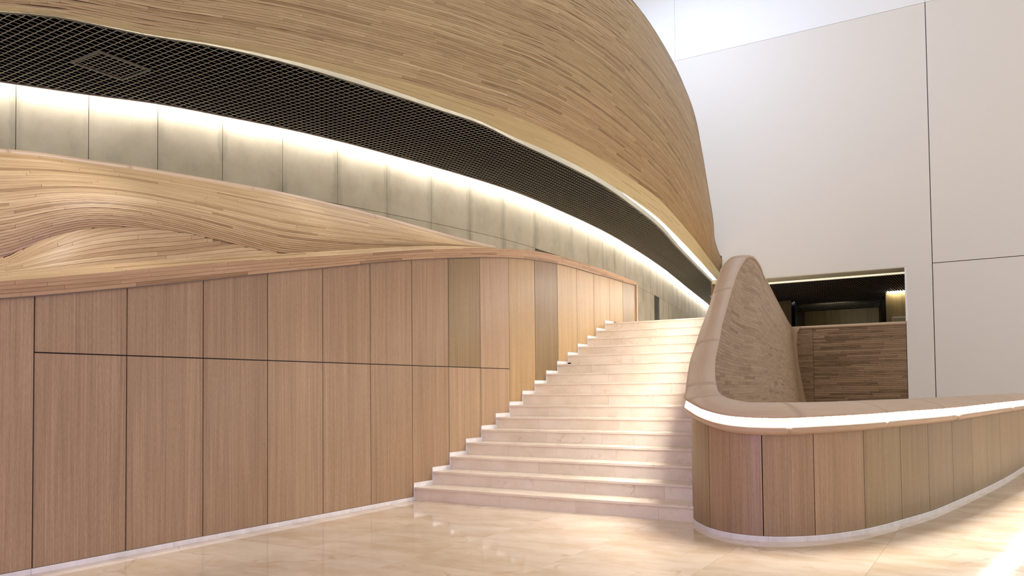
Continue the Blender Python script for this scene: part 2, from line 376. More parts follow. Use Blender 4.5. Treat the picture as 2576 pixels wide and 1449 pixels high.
# ================================================================== STAIRCASE
st = empty('staircase'); tag(st, 'wide straight flight of sixteen polished cream marble steps rising beside the panelled wall', 'stairs')
y1 = 7.268
def stair_right(y): return float(np.interp(y, [7, 7.6, 9, 10.2, 11, 12.4, 13.5], [-2.38, -2.5, -2.94, -3.17, -3.33, -3.6, -3.62]))
for k in range(16):
    yf = y1+TR*k; zt = RI*(k+1); xr = stair_right(yf)
    nxt = yf+TR+.03 if k < 15 else yf+.9
    prism('tread', [(WX+.014, yf-.018), (xr, yf-.018), (xr, nxt), (WX+.014, nxt)], 'z', zt-.022, zt, M_STEP, st, tone=random.random())
    # riser stones with visible butt joints
    cuts = [WX+.014]; c = WX+.014+random.uniform(.5, 1.4)
    while c < xr-.3: cuts.append(c); c += random.uniform(.8, 1.5)
    cuts.append(xr)
    for a, b in zip(cuts[:-1], cuts[1:]):
        box('riser_stone', (a+.0008, b-.0008, yf, yf+.03, zt-RI, zt-.022), M_STEP, st, tone=random.random())
    ysk = YS+TR*k
    prism('skirting_stone', [(ysk, max(0, zt-RI)), (ysk+TR, max(0, zt-RI)), (ysk+TR, ZS+RI*k), (ysk, ZS+RI*k)], 'x', WX-.006, WX+.014, M_PLINTH, st, tone=random.random())
body = [(y1+.02, 0)]
for k in range(16): body += [(y1+.02+TR*k, RI*(k+1)-.022), (y1+.02+TR*(k+1), RI*(k+1)-.022)]
body += [(y1+.02+TR*16, 0)]
prism('stair_core', body, 'x', WX+.02, -3.72, M_STEP, st)
box('tread_clip', (WX+.02, WX+.06, y1+TR*11-.04, y1+TR*11-.012, RI*11+.001, RI*11+.03), M_BLACK, st)

# ================================================================== CORRIDOR (concrete wall, landing, louvre ceiling)
ZC, ZL = 5.65, 2.4
CI = [(-600, 142), (-300, 176), (0, 215), (223, 247), (400, 270), (560, 300), (711, 330), (849, 362), (975, 395), (1120, 435), (1266, 480), (1400, 534), (1500, 580), (1580, 625), (1650, 670), (1720, 724), (1780, 770)]
ci = np.array([onz(a, b, ZC)[:2] for a, b in CI])
cI = Crv(np.concatenate([[0], np.cumsum(np.linalg.norm(ci[1:]-ci[:-1], axis=1))]), ci)
def uproj(P): q = np.asarray(P)-EYE; z = q @ FX; return 1288+F_PX*(q @ RX)/z
def arc_at_u(u):
    lo, hi = cI.a, cI.b
    for _ in range(40):
        m_ = (lo+hi)/2; q = cI(m_)
        if uproj((q[0], q[1], 5.3)) < u: lo = m_
        else: hi = m_
    return (lo+hi)/2
ju = [40, 223, 397, 560, 711, 849, 973.5, 1084.5, 1181.5, 1265.5, 1345.5, 1438]
ja = [arc_at_u(u) for u in ju]
step0 = ja[1]-ja[0]
ja = [ja[0]-2*step0, ja[0]-step0]+ja
while ja[-1] < cI.b-1.2: ja.append(ja[-1]+1.12)
ja.append(cI.b)
doorA, doorB = arc_at_u(1645), arc_at_u(1657.5)
wc = empty('wall_corridor'); tag(wc, kind='structure')
def cpt(s, z, off=0.):
    q = cI(s); t = norm(cI(min(s+.05, cI.b))-cI(max(s-.05, cI.a))); n = np.array([t[1], -t[0]])   # towards the hall
    return np.array([q[0]+n[0]*off, q[1]+n[1]*off, z])
def cpanel(s0, s1, z0, z1, off=0., th=.06, gp=.004, nm='concrete_panel'):
    n = max(1, int((s1-s0)/.4)); V = []; uv = []; Fc = []
    for i in range(n+1):
        s = s0+gp+(s1-s0-2*gp)*i/n
        for zz, oo in ((z0+gp, off), (z1-gp, off), (z1-gp, off-th), (z0+gp, off-th)):
            V.append(cpt(s, zz, oo)); uv.append((i/n, zz/3))
    for i in range(n):
        for k in range(4): Fc.append((4*i+k, 4*i+(k+1) % 4, 4*i+4+(k+1) % 4, 4*i+4+k))
    Fc += [(3, 2, 1, 0), tuple(4*n+k for k in range(4))]
    return mesh_obj(nm, V, Fc, M_CONC, wc, uv=uv, tone=random.random())
ZD = 4.58
for s0, s1 in zip(ja[:-1], ja[1:]):
    cpanel(s0, s1, ZD, 5.95)
    if abs(s0-ja[12]) < 1e-6: continue                      # window opening above the parapet
    if s0 < doorA < s1:
        cpanel(s0, doorA, ZL, ZD); cpanel(doorB, s1 if doorB < s1 else doorB+.3, ZL, ZD); continue
    if s0 < doorB < s1: s0 = doorB
    cpanel(s0, s1, ZL, ZD)
rows = [[cpt(s, 2.3, -.075), cpt(s, 6.1, -.075)] for s in np.linspace(cI.a, ja[12], 60)]
sweep('wall_backing', rows, M_BACKING, wc)
rows = [[cpt(s, 2.3, -.075), cpt(s, 6.1, -.075)] for s in np.linspace(doorB, cI.b, 30)]; sweep('wall_backing', rows, M_BACKING, wc)
rows = [[cpt(s, 2.3, -.075), cpt(s, 6.1, -.075)] for s in np.linspace(ja[13], doorA, 30)]; sweep('wall_backing', rows, M_BACKING, wc)
def recess(s0, s1, z0, z1, dep, nm):
    A, B = [cpt(s0, z, 0) for z in (z0, z1)], [cpt(s1, z, 0) for z in (z0, z1)]; C_, D_ = [cpt(s0, z, -dep) for z in (z0, z1)], [cpt(s1, z, -dep) for z in (z0, z1)]
    return mesh_obj(nm, A+B+C_+D_, [(0, 1, 5, 4), (2, 6, 7, 3), (4, 5, 7, 6), (1, 3, 7, 5), (0, 4, 6, 2)], M_RECESS, wc, uv=[(0.5, .5)]*8, tone=.2)
recess(ja[12], ja[13], ZL, ZD, .7, 'window_recess'); recess(doorA, doorB, ZL, ZD, 1.4, 'door_recess')
for q in range(3):
    a = [cpt(s, ZD-.05-.03*q, -.12-.12*q) for s in (ja[12]+.02, ja[12]+.75)]
    rows = [[p+np.array([0, 0, z])+np.array([0.0, y_, 0]) for z, y_ in ((0, 0), (.03, 0), (.03, .03), (0, .03))] for p in a]
    sweep('track_rail', rows, M_GRIDTRIM, wc, closed=True, smooth=False)
# landing slab of the corridor
cor = [tuple(cI(s)) for s in np.linspace(cI.a, cI.b, 30)]
slab = [(q[0]-.05, q[1]) for q in cor]+[(-6.7, 41), (-6.7, 29.1), (-5.6, 24), (-4.3, 17.2), (-3.75, 13.9), (-3.72, y1+TR*16-.02+.06), (WX-.13, y1+TR*16+.04), (WX-.13, 9.4), (-6.2, 8.4), (-6.3, 6.4), (-6.7, 4.7), (-7.2, 3.5), (-8.2, 1.5), (-9.5, -.5)]
landing = prism('floor_upper', slab, 'z', 2.2, ZL-.004, M_STEP); tag(landing, kind='structure')

# ceiling
E0 = [(-600, 8), (0, 30), (136, 41), (272, 68.5), (388, 92), (500, 109), (700, 153), (900, 211), (1100, 275), (1197, 307), (1294, 354), (1391, 400), (1488, 449), (1600, 525), (1641, 557), (1709.5, 629), (1755, 675), (1798, 717), (1830, 750)]
e0 = np.array([onz(a, b, ZC)[:2] for a, b in E0])
cE0 = Crv(np.concatenate([[0], np.cumsum(np.linalg.norm(e0[1:]-e0[:-1], axis=1))]), e0)
outer = np.array([cE0(s) for s in np.linspace(cE0.a, cE0.b, 220)])
inner = np.array([cpt(s, 0, .16)[:2] for s in np.linspace(cI.a, cI.b, 220)])
poly = np.vstack([outer, inner[::-1]])
ceil = prism('ceiling', [tuple(p) for p in np.vstack([outer[::6]+np.array([-.05, 0]), np.array([cpt(s, 0, -.06)[:2] for s in np.linspace(cI.b, cI.a, 40)])])], 'z', 6.08, 6.16, M_BLACK)
tag(ceil, kind='structure')
def cross(poly, axis, c):
    """crossings of polygon with line coord[axis]=c, sorted values of the other coordinate"""
    P = poly; Q = np.roll(poly, -1, axis=0); a = P[:, axis]-c; b = Q[:, axis]-c; k = (a*b < 0)
    t = a[k]/(a[k]-b[k]); o = 1-axis
    return sorted(P[k, o]+t*(Q[k, o]-P[k, o]))
hx0, hx1, hy0, hy1 = -10.36, -9.70, 5.80, 6.53
def lattice(poly, px, py, zb, hgt, wd, parent, hole=None, name='louvre_grid', wx=None):
    V = []; Fc = []
    def bar(axis, c, a, b, w, z0, z1):
        bx = (c-w/2, c+w/2, a, b, z0, z1) if axis == 0 else (a, b, c-w/2, c+w/2, z0, z1)
        v, f = box_geo(*bx); o = len(V); V.extend(v); Fc.extend([tuple(i+o for i in q) for q in f])
    for axis, pitch in ((0, px), (1, py)):
        lo, hi = poly[:, axis].min(), poly[:, axis].max(); c = math.ceil(lo/pitch)*pitch
        while c < hi:
            xs = cross(poly, axis, c)
            for a, b in zip(xs[::2], xs[1::2]):
                segs = [(a, b)]
                if hole:
                    h = (hole[0], hole[1]) if axis == 0 else (hole[2], hole[3]); ho = (hole[2], hole[3]) if axis == 0 else (hole[0], hole[1])
                    if h[0] < c < h[1]: segs = [(a, min(b, ho[0])), (max(a, ho[1]), b)]
                for s in segs:
                    if s[1]-s[0] > .01: bar(axis, c, s[0], s[1], wd if axis == 0 else (wx or wd), zb+(.0 if axis else .001), zb+hgt)
            c += pitch
    o = mesh_obj(name, V, Fc, M_GRID, parent); o['kind'] = 'stuff'; return o
lattice(poly, .10, .10, ZC, .0055, .006, ceil, (hx0, hx1, hy0, hy1), wx=.0095)
rows = [[np.array([p[0]+a*n[0], p[1]+a*n[1], z]) for a, z in ((-.03, ZC-.008), (.02, ZC-.008), (.02, ZC+.12), (-.03, ZC+.12))]
        for p, n in [(cE0(s), (lambda t: np.array([t[1], -t[0]]))(norm(cE0(min(s+.1, cE0.b))-cE0(max(s-.1, cE0.a))))) for s in np.linspace(cE0.a, cE0.b, 120)]]
sweep('edge_trim', rows, M_GRIDTRIM, ceil, closed=True, smooth=False)
rows = [[cpt(s, z, o_) for o_, z in ((.15, ZC-.01), (.185, ZC-.01), (.185, ZC+.26), (.15, ZC+.26))] for s in np.linspace(cI.a, cI.b-.1, 120)]
sweep('edge_trim', rows, M_GREYTRIM, ceil, closed=True, smooth=False)
rows = [[cpt(s, z, o_) for o_, z in ((.03, ZC+.10), (.13, ZC+.10), (.13, ZC+.12), (.03, ZC+.12))] for s in np.linspace(cI.a, cI.b-.1, 120)]
sweep('light_strip', rows, L_CORR, ceil, closed=True, smooth=False)
rows = [[cpt(s, z, o_) for o_, z in ((.19, ZC+.008), (.21, ZC+.008), (.21, 6.09), (.19, 6.09))] for s in np.linspace(cI.a, cI.b-.1, 120)]
sweep('plenum_liner', rows, M_BLACK, ceil, closed=True, smooth=False)
hat = box('access_hatch', (hx0, hx0+.03, hy0, hy1, ZC-.012, ZC+.004), M_GRIDTRIM, ceil)
for b in ((hx1-.03, hx1, hy0, hy1), (hx0+.03, hx1-.03, hy0, hy0+.03), (hx0+.03, hx1-.03, hy1-.03, hy1)):
    box('frame_bar', b+(ZC-.012, ZC+.004), M_GRIDTRIM, hat)
hp = np.array([(hx0+.05, hy0+.05), (hx1-.05, hy0+.05), (hx1-.05, hy1-.05), (hx0+.05, hy1-.05)])
lattice(hp, .085, .085, ZC-.004, .006, .008, hat, name='hatch_grid')

# ================================================================== PARAPET WITH SCOOPED FLANK
par = empty('scooped_parapet'); tag(par, 'wavy oak strip parapet with scooped flank, crowning the panelled wall on the left', 'parapet')
RT = [(-900, 330), (-500, 345), (-200, 360), (0, 373), (110, 384), (221, 400.5), (303.6, 412), (396, 427), (560, 455), (700, 481), (849.5, 515), (973.6, 547), (1085, 578), (1181.5, 604), (1252, 621), (1310, 636)]
cRT = Crv([p[0] for p in RT], [p[1] for p in RT])
MM = [(-900, 770), (-500, 725), (-200, 675), (0, 650), (138, 589+4), (226, 574), (290, 571), (408, 578), (483, 589), (568, 608), (650, 628), (700, 638), (872, 628.5), (1007, 621), (1143, 619), (1200, 621), (1252, 624)]
cMM = Crv([p[0] for p in MM], [p[1] for p in MM])
LL = [(-900, 765), (-500, 735), (-200, 706), (0, 690), (138, 680), (276, 668), (414, 658), (552, 649), (700, 639.5), (872, 629), (1007, 621.5), (1143, 619.5), (1200, 621.5), (1252, 624.2)]
cLL = Crv([p[0] for p in LL], [p[1] for p in LL])
XF = WX+.055
dMf = Crv([-900, -500, 0, 138, 290, 483, 700, 900, 1143, 1252], [.62, .6, .50, .36, .24, .22, .22, .24, .3, .4])
def P_F(u): return onx(u, cFT(u), XF)
def P_R(u):
    z = 3.4 if u < 1000 else 3.4-.06*(u-1000)/250
    return ond(u, cRT(u)+10, depth(onz(u, cRT(u), z))-.085)
def P_Rt(u):
    z = 3.4 if u < 1000 else 3.4-.06*(u-1000)/250
    return onz(u, cRT(u), z)
def P_L(u):
    dF, dR = depth(P_F(u)), depth(P_R(u)); k = min(.22, (dR-dF)*.9*dMf(u)) ; return ond(u, min(cLL(u), cFT(u)-.8), dF+k)
def P_M(u):
    dF, dR = depth(P_F(u)), depth(P_R(u)); return ond(u, min(cMM(u), cLL(u)-.3, cFT(u)-1.2), dF+max((dR-dF)*dMf(u), min(.22, (dR-dF)*.9*dMf(u))+.004))
UU = np.linspace(-900, 1250, 260)
def tab(fn): a = np.array([fn(u) for u in UU]); return lambda u: np.array([np.interp(u, UU, a[:, k]) for k in range(3)])
gF, gR, gRt, gL, gM = tab(P_F), tab(P_R), tab(P_Rt), tab(P_L), tab(P_M)
def upper(u, h):
    a, b = gR(u), gM(u); w = np.linalg.norm(b-a)+1e-6; q = h/w
    q = min(q, 1.); P = a+(b-a)*q; gq = 1-(1-q)**2.5+.04*math.sin(math.pi*q)*q
    d = depth(P); d2 = depth(a)+(depth(b)-depth(a))*gq; return EYE+(P-EYE)*(1+(d2-d)/d)
def lower(u, h):
    a, l, b = gF(u), gL(u), gM(u); w1 = np.linalg.norm(l-a); w2 = np.linalg.norm(b-l)
    return a+(l-a)*h/max(w1, 1e-6) if h < w1 else l+(b-l)*min(1, (h-w1)/max(w2, 1e-6))
cu = lambda u: (0., float(np.linalg.norm(gM(u)-gR(u))))
cl = lambda u: (0., float(np.linalg.norm(gL(u)-gF(u))+np.linalg.norm(gM(u)-gL(u))))
rows = [[upper(u, cu(u)[1]*q) for q in np.linspace(0, 1, 7)]+[lower(u, cl(u)[1]*q) for q in np.linspace(1, 0, 6)] for u in UU[::3]]
rows = [[p+norm(p-EYE)*.02 for p in r] for r in rows]
sweep('flank_core', rows, M_SCOOP, par)
tn = rnd_tone(.3, .95, .08)
plank_field(par, upper, -900, 1248, 320, np.arange(0, 2.4, .036), cu, M_SCOOP, 1.5, .004, toner=tn, keep=200, maxin=16, stuff='upper_flank_cladding')
plank_field(par, lower, -900, 1248, 320, np.arange(0, 1.6, .038), cl, M_SCOOP, 1.5, .004, toner=rnd_tone(.35, 1., .06), keep=80, maxin=16, stuff='lower_flank_cladding')
# rounded pale rim along the top
def rim_row(u):
    a, b = gR(u), gRt(u); bk = np.array([-.10, .03, .0])
    return [a+np.array([.004, 0, -.004]), a*.6+b*.4+np.array([.012, 0, .004]), b, b+bk*.5+np.array([0, 0, .004]), b+bk, b+bk*1.2+np.array([0, 0, -1.0]), a+bk*.3+np.array([0, 0, -.05])]
uc = np.linspace(-900, 1248, 8)
for a, b in zip(uc[:-1], uc[1:]):
    sweep('rim_segment', [rim_row(u) for u in np.linspace(a+.3, b-.3, 26)], M_RAIL, par, closed=True, tone=random.uniform(.75, .95))
# face band (rows of planks) following the wall top
UB = np.linspace(-900, 1603, 300)
fbt = np.array([onx(u, cFT(u), XF) for u in UB]); fbb = np.array([onx(u, cFB(u), WX+.03) for u in UB])
bt = lambda u: np.array([np.interp(u, UB, fbt[:, k]) for k in range(3)]); bb_ = lambda u: np.array([np.interp(u, UB, fbb[:, k]) for k in range(3)])
plank_field(par, lambda u, h: bb_(u)+(bt(u)-bb_(u))*h, -895, 1601, 260, np.linspace(0, 1, 5), lambda u: (0, 1), M_BAND, .8, .003, toner=rnd_tone(.4, .8, .06), keep=20*4, stuff='band_cladding', name='plank')
rows = []
for u in np.linspace(-898, 1603, 160):
    t, b = bt(u), bb_(u); back = np.array([-.16, 0, 0]) ; lift = np.array([0, 0, -.004])
    rows.append([b+np.array([-.004, 0, 0]), t+np.array([-.004, 0, -.004]), t+back*.3+np.array([0, 0, -.006 if u < 1250 else .006]), t+back+np.array([0, 0, -.01]), t+back+np.array([0, 0, -.75]), b+back+np.array([0, 0, -.02]), b+np.array([-.04, 0, -.002])])
sweep('band_core', rows, M_BAND, par, closed=True, tone=.6)
rows = [[bb_(u)+np.array([x, 0, z]) for x, z in ((-.004, 0), (-.004, -.007), (-.04, -.007), (-.04, 0))] for u in np.linspace(-898, 1600, 120)]
sweep('shadow_trim', rows, M_GREYTRIM, par, closed=True, smooth=False)

# ================================================================== CANOPY
can = empty('curved_canopy'); tag(can, 'huge curved canopy clad in honey oak strips sweeping over the dark louvred corridor ceiling', 'canopy')
ST = [  # E0,E1,E2,T,dT
 ((-600, 8), (-600, 5), (-600, -25), (-500, -900), 7.2),
 ((0, 30), (0, 27), (0, 12), (100, -640), 8.8),
 ((500, 109), (500, 105.5), (500, 90), (700, -420), 11.),
 ((900, 211), (900, 197), (900, 176), (1150, -250), 13.4),
 ((1197, 307), (1197, 300), (1197, 258), (1400, -130), 15.6),
 ((1391, 400), (1391, 386), (1391, 333.5), (1589, 0), 17.5),
 ((1488, 449), (1488, 436), (1488, 386), (1659, 97), 19.),
 ((1600, 525), (1600, 508), (1575, 443), (1717, 208), 20.8),
 ((1650, 563), (1652, 545.6), (1659, 500), (1758, 338), 22.6),
 ((1709.5, 629), (1709.5, 603), (1712, 559), (1780, 493), 25.2),
 ((1755, 675), (1755, 651), (1750, 604), (1796, 595), 27.2),
 ((1798, 717), (1798, 697), (1789, 657), (1814, 650), 29.2),
 ((1830, 750), (1830, 733), (1826, 705), (1838, 702), 32.8)]
E1 = [(-600, 5), (0, 27.5), (136, 38.5), (272, 65.5), (388, 88), (500, 104.5), (700, 144.5), (900, 198), (1100, 265.5), (1197, 300), (1294, 345), (1391, 386), (1488, 436), (1600, 508), (1652, 546), (1709.5, 601), (1755, 649), (1798, 697), (1830, 733)]
E2 = [(-600, -14), (0, 13), (136, 24), (272, 50), (388, 74), (500, 91), (700, 128), (900, 176), (1100, 230), (1168, 252), (1294, 292), (1391, 334), (1488, 386), (1600, 458), (1659, 502), (1696, 541), (1746, 600), (1789, 657), (1830, 712)]
ce = [Crv([p[0] for p in E], [p[1] for p in E]) for E in (E0, E1, E2)]
cT = Crv([-600, 0, 500, 900, 1197, 1391, 1488, 1575, 1659, 1712, 1750, 1789, 1826], [s[3]+(s[4],) for s in ST])
ug = np.linspace(-600, 1822, 500)
zs2 = lambda u: ZC-.03+.09*min(1, max(0, (u-500)/700.))
tb = [np.array([onz(u, ce[0](u), ZC) for u in ug]), np.array([onz(u, ce[1](u), ZC-.03) for u in ug]), np.array([onz(u, ce[2](u), zs2(u)) for u in ug])]+[np.array([ond(*cT(u)) for u in ug])]
tp = np.concatenate([[0], np.cumsum(np.linalg.norm(tb[2][1:]-tb[2][:-1], axis=1))])
def mk(a): return lambda t: np.array([np.interp(t, tp, a[:, k]) for k in range(3)])
k0, k1, k2, kT = (mk(a) for a in tb)
def fascia(t, w):
    a, b = k2(t), kT(t); L = np.linalg.norm(b-a); up = b-a
    T = norm(k2(min(t+.2, tp[-1]))-k2(max(t-.2, 0))); n = norm(np.cross(T, up)); n = n if n @ (a-EYE) < 0 else -n
    return a+(b-a)*w+n*(.10*L*math.sin(math.pi*min(w, 1))*(1-.25*w))*min(1., L/4)*min(1., max(0., (tp[-1]-t)/tp[-1]*3.2-.12))
def soffit(t, w): return k1(t)*(1-w)+k2(t)*w
TE = float(np.interp(1816, ug, tp))
rows = [[soffit(t, w) for w in (0, .5)]+[fascia(t, w) for w in np.linspace(0, 1, 14)] for t in np.linspace(0, TE, 110)]
rows = [[p+norm(p-EYE)*.07 for p in r] for r in rows]
sweep('canopy_core', rows, M_CANOPY, can)
NR = 108
plank_field(can, fascia, 0, TE, 200, np.linspace(0, 1, NR+1), lambda t: (0, 1), M_CANOPY, 1.9, .005, toner=rnd_tone(.2, .9, .06), keep=300, stuff='fascia_cladding', gap=.0016)
plank_field(can, soffit, 0, TE, 200, np.linspace(0, 1, 15), lambda t: (0, 1), M_SOFFIT, 1.4, .004, toner=rnd_tone(.4, .8, .04), keep=0, stuff='soffit_cladding')
# rolled rim behind the top line, and the hidden back
rows = []
for t in np.linspace(0, TE, 110):
    a = kT(t); T = norm(kT(min(t+.2, tp[-1]))-kT(max(t-.2, 0))); out = norm(np.cross(T, np.array([0, 0, 1.]))); out = out if out @ (a-EYE) > 0 else -out
    rows.append([a+out*x+np.array([0, 0, z]) for x, z in ((-.01, 0), (.02, .02), (.12, .02), (.3, -.1), (.32, -1.*min(1, max(0, a[2]-5.75)/3)), (.2, -1.2*min(1, max(0, a[2]-5.75)/3)))])
sweep('canopy_rim', rows, M_CANOPY, can, tone=.6)
# light cove between louvre edge and soffit
rows = []; rl = []
for t in np.linspace(0, TE, 160):
    a, b = k0(t), k1(t); d = b-a; d[2] = 0; n = norm(d)
    rows.append([np.array([a[0], a[1], ZC+.12])+n*.02, np.array([a[0], a[1], ZC+.16])+n*.02, np.array([b[0], b[1], ZC+.16])-n*.0, np.array([b[0], b[1], ZC-.03])])
    rl.append([np.array([a[0], a[1], z])+n*x for x, z in ((.022, ZC+.125), (.036, ZC+.125), (.036, ZC+.155), (.022, ZC+.155))])
sweep('light_cove', rows, M_COVE, can, smooth=False)
sweep('light_strip', rl, L_COVE, can, closed=True, smooth=False)

# ================================================================== BALUSTRADE (sail + counter)
BO = [(-6.70, 29.9, 3.42), (-6.56, 29.05, 3.42), (-5.54, 23.3, 3.41), (-4.88, 19.66, 3.41), (-4.43, 17.2, 3.41), (-4.08, 15.25, 3.42), (-3.82, 13.9, 3.46), (-3.75, 13.35, 3.47), (-3.73, 12.92, 3.39), (-3.70, 12.38, 3.18), (-3.61, 11.86, 2.96), (-3.43, 10.99, 2.59), (-3.27, 10.24, 2.27), (-3.15, 9.58, 1.99), (-3.04, 9.04, 1.76), (-2.95, 8.59, 1.57), (-2.85, 8.22, 1.42), (-2.76, 7.91, 1.31), (-2.67, 7.62, 1.22), (-2.59, 7.35, 1.175), (-2.50, 7.14, 1.16), (-2.38, 6.955, 1.13), (-2.212, 6.754, 1.085), (-1.942, 6.585, 1.038), (-1.681, 6.568, 1.023), (-1.472, 6.658, 1.021), (-1.289, 6.82, 1.027), (-1.122, 7.055, 1.032), (-.974, 7.348, 1.036), (-.856, 7.681, 1.04), (-.748, 8.047, 1.043), (-.567, 8.693, 1.044), (-.402, 9.532, 1.044), (-.248, 10.383, 1.048), (-.061, 11.514, 1.053), (.114, 12.696, 1.053), (.306, 14.177, 1.051), (.75, 17., 1.05), (1.6, 21., 1.05)]
BI = [(-6.40, 29.9, 3.42), (-6.26, 29.05, 3.42), (-5.24, 23.3, 3.41), (-4.58, 19.66, 3.41), (-4.13, 17.2, 3.41), (-3.78, 15.25, 3.41), (-3.52, 13.9, 3.42), (-3.42, 13.2, 3.42), (-3.39, 12.75, 3.37), (-3.37, 12.30, 3.20), (-3.30, 11.80, 3.00), (-3.16, 10.98, 2.64), (-3.01, 10.22, 2.32), (-2.88, 9.56, 2.04), (-2.76, 9.04, 1.81), (-2.66, 8.58, 1.62), (-2.56, 8.21, 1.46), (-2.46, 7.91, 1.34), (-2.37, 7.67, 1.26), (-2.29, 7.47, 1.22), (-2.22, 7.30, 1.20), (-2.13, 7.152, 1.175), (-2.003, 7.01, 1.154), (-1.85, 6.90, 1.134), (-1.733, 6.894, 1.132), (-1.652, 6.935, 1.131), (-1.537, 7.037, 1.129), (-1.405, 7.224, 1.128), (-1.278, 7.477, 1.128), (-1.17, 7.782, 1.129), (-1.066, 8.138, 1.13), (-.888, 8.768, 1.13), (-.726, 9.593, 1.129), (-.573, 10.439, 1.128), (-.387, 11.565, 1.127), (-.213, 12.741, 1.126), (-.021, 14.219, 1.125), (.42, 17.05, 1.12), (1.27, 21.05, 1.12)]
bo = np.array(BO); sp = np.concatenate([[0], np.cumsum(np.linalg.norm(bo[1:, :2]-bo[:-1, :2], axis=1))])
# nearly coincident stations are fine: arc grows strictly
cO, cN = Crv(sp, bo, 2400), Crv(sp, np.array(BI), 2400)
s_nose = sp[19]; S_END = sp[-1]
def bn(s):
    t = cO(min(s+.06, S_END))-cO(max(s-.06, 0)); t[2] = 0; t = norm(t); n = np.array([t[1], -t[0], 0.]); return n
# orientation: outward = away from inner edge
def outn(s):
    n = bn(s); d = cO(s)-cN(s); d[2] = 0
    return n if n @ d > 0 else -n
bal = empty('curved_balustrade'); tag(bal, 'curved oak balustrade right of the stairs, tall sail behind, low panelled front with lit groove', 'balustrade')
def rail_row(s):
    O, I = cO(s), cN(s); n = outn(s); up = np.array([0, 0, 1.]); d = I-O
    return [O+n*(-.045)+up*(-.022), O+up*(-.020), O+n*.004+up*(-.008), O+d*.04+up*.003, O+d*.3+up*.016, O+d*.6+up*.018, O+d*.9+up*.006, I+n*0+up*(-.006), I+d*.02+up*(-.022), I-d*.02+up*(-.06), O-n*.10+up*(-.05)]
cuts = [0, sp[3], sp[5]+.3, sp[8]+.2, sp[11], sp[14], s_nose-.45, s_nose+.35, sp[25]+.1, sp[28]+.3, sp[31]+.3, sp[33]+.4, sp[35]+.4, S_END]
cuts = sorted(set([c for c in cuts if 0 <= c <= S_END]))
for a, b in zip(cuts[:-1], cuts[1:]):
    n = max(6, int((b-a)/.07)); n = min(n, 90)
    sweep('handrail_segment', [rail_row(s) for s in np.linspace(a+.0003, b-.0003, n)], M_RAIL, bal, closed=True, tone=random.uniform(.5, .7))
SV = np.concatenate([np.linspace(0, sp[5], 30), np.linspace(sp[5]+.1, sp[30], 150), np.linspace(sp[30]+.1, S_END, 50)])
def prof(pts): return [[cO(s)+outn(s)*x+np.array([0, 0, z]) for x, z in pts] for s in SV]
sweep('light_strip', prof(((-.052, -.020), (-.018, -.020), (-.018, -.028), (-.052, -.028))), L_RAIL, bal, closed=True, smooth=False)
lipp = ((-.105, -.018), (-.095, -.045), (-.085, -.056), (-.03, -.074), (-.006, -.086), (.002, -.100), (.0, -.122), (-.014, -.144), (-.045, -.158), (-.075, -.162), (-.13, -.162), (-.13, -.018))
cl_ = [sp[5], sp[11], sp[15], s_nose+.1, sp[25], sp[29], sp[32], sp[35], S_END]
for a, b in zip([0]+cl_[:-1], cl_):
    ss = [s for s in SV if a < s < b]; ss = [a+.001]+ss+[b-.001]
    sweep('lip_segment', [[cO(s)+outn(s)*x+np.array([0, 0, z]) for x, z in lipp] for s in ss], M_RAIL, bal, closed=True, tone=random.uniform(.45, .65))
# outer veneer panels
pj = [(-2.189, 6.814), (-1.688, 6.629), (-1.331, 6.861), (-1.029, 7.393), (-.803, 8.065), (-.622, 8.709), (-.454, 9.547), (-.307, 10.393), (-.17, 11.2), (-.03, 12.05), (.09, 12.95), (.2, 13.8), (.33, 14.7), (.47, 15.6), (.62, 16.5), (.88, 17.7), (1.13, 18.9), (1.38, 20.1), (1.54, 21.)]
sd = np.linspace(0, S_END, 3000); basexy = np.array([(cO(s)-outn(s)*.06)[:2] for s in sd])
pjs = [float(sd[np.argmin(((basexy-np.array(q))**2).sum(1))]) for q in pj]
stair = [sp[4], sp[6]]; q = sp[6]
while q < s_nose-.75: q += .75; stair.append(q)
stair[-1] = s_nose-.12 if stair[-1] > s_nose-.3 else stair[-1]
pall = stair+pjs
for i, (a, b) in enumerate(zip(pall[:-1], pall[1:])):
    n = max(4, int((b-a)/.08)); V = []; Fc = []
    for s in np.linspace(a+.0045, b-.0045, n):
        O = cO(s); nn = outn(s); lo = .044 if s > s_nose-.3 else max(.0, O[2]-1.0-.6)
        for x, z in ((-.06, lo), (-.06, O[2]-.160), (-.085, O[2]-.160), (-.085, lo)):
            P = O+nn*x; V.append((P[0], P[1], z))
    for k in range(n-1):
        for j in range(4): Fc.append((4*k+j, 4*k+(j+1) % 4, 4*k+4+(j+1) % 4, 4*k+4+j))
    Fc += [(3, 2, 1, 0), tuple(4*(n-1)+j for j in range(4))]
    j = i-len(stair)
    mesh_obj('panel', V, Fc, M_VENEER if 0 <= j < 3 else M_VENEER2, bal, tone=random.uniform(.42, .58)+(0.0 if j < 7 else .05))
rows = [[cO(s)-outn(s)*.088+np.array([0, 0, -.05]), (lambda P: np.array([P[0], P[1], 0]))(cO(s)-outn(s)*.088)] for s in SV[SV > sp[4]]]
sweep('panel_backing', rows, M_BACKING, bal)
a = s_nose-.36; c0 = a
while c0 < S_END-.4:
    c1 = c0+.34
    pr = [(-.10, 0), (-.052, 0), (-.052, .038), (-.056, .042), (-.10, .042)]
    sweep('plinth_stone', [[(lambda P: np.array([P[0], P[1], z]))(cO(s)+outn(s)*x) for x, z in pr] for s in np.linspace(c0+.0006, c1-.0006, 5)], M_PLINTH, bal, closed=True, smooth=False, tone=random.random())
    c0 = c1
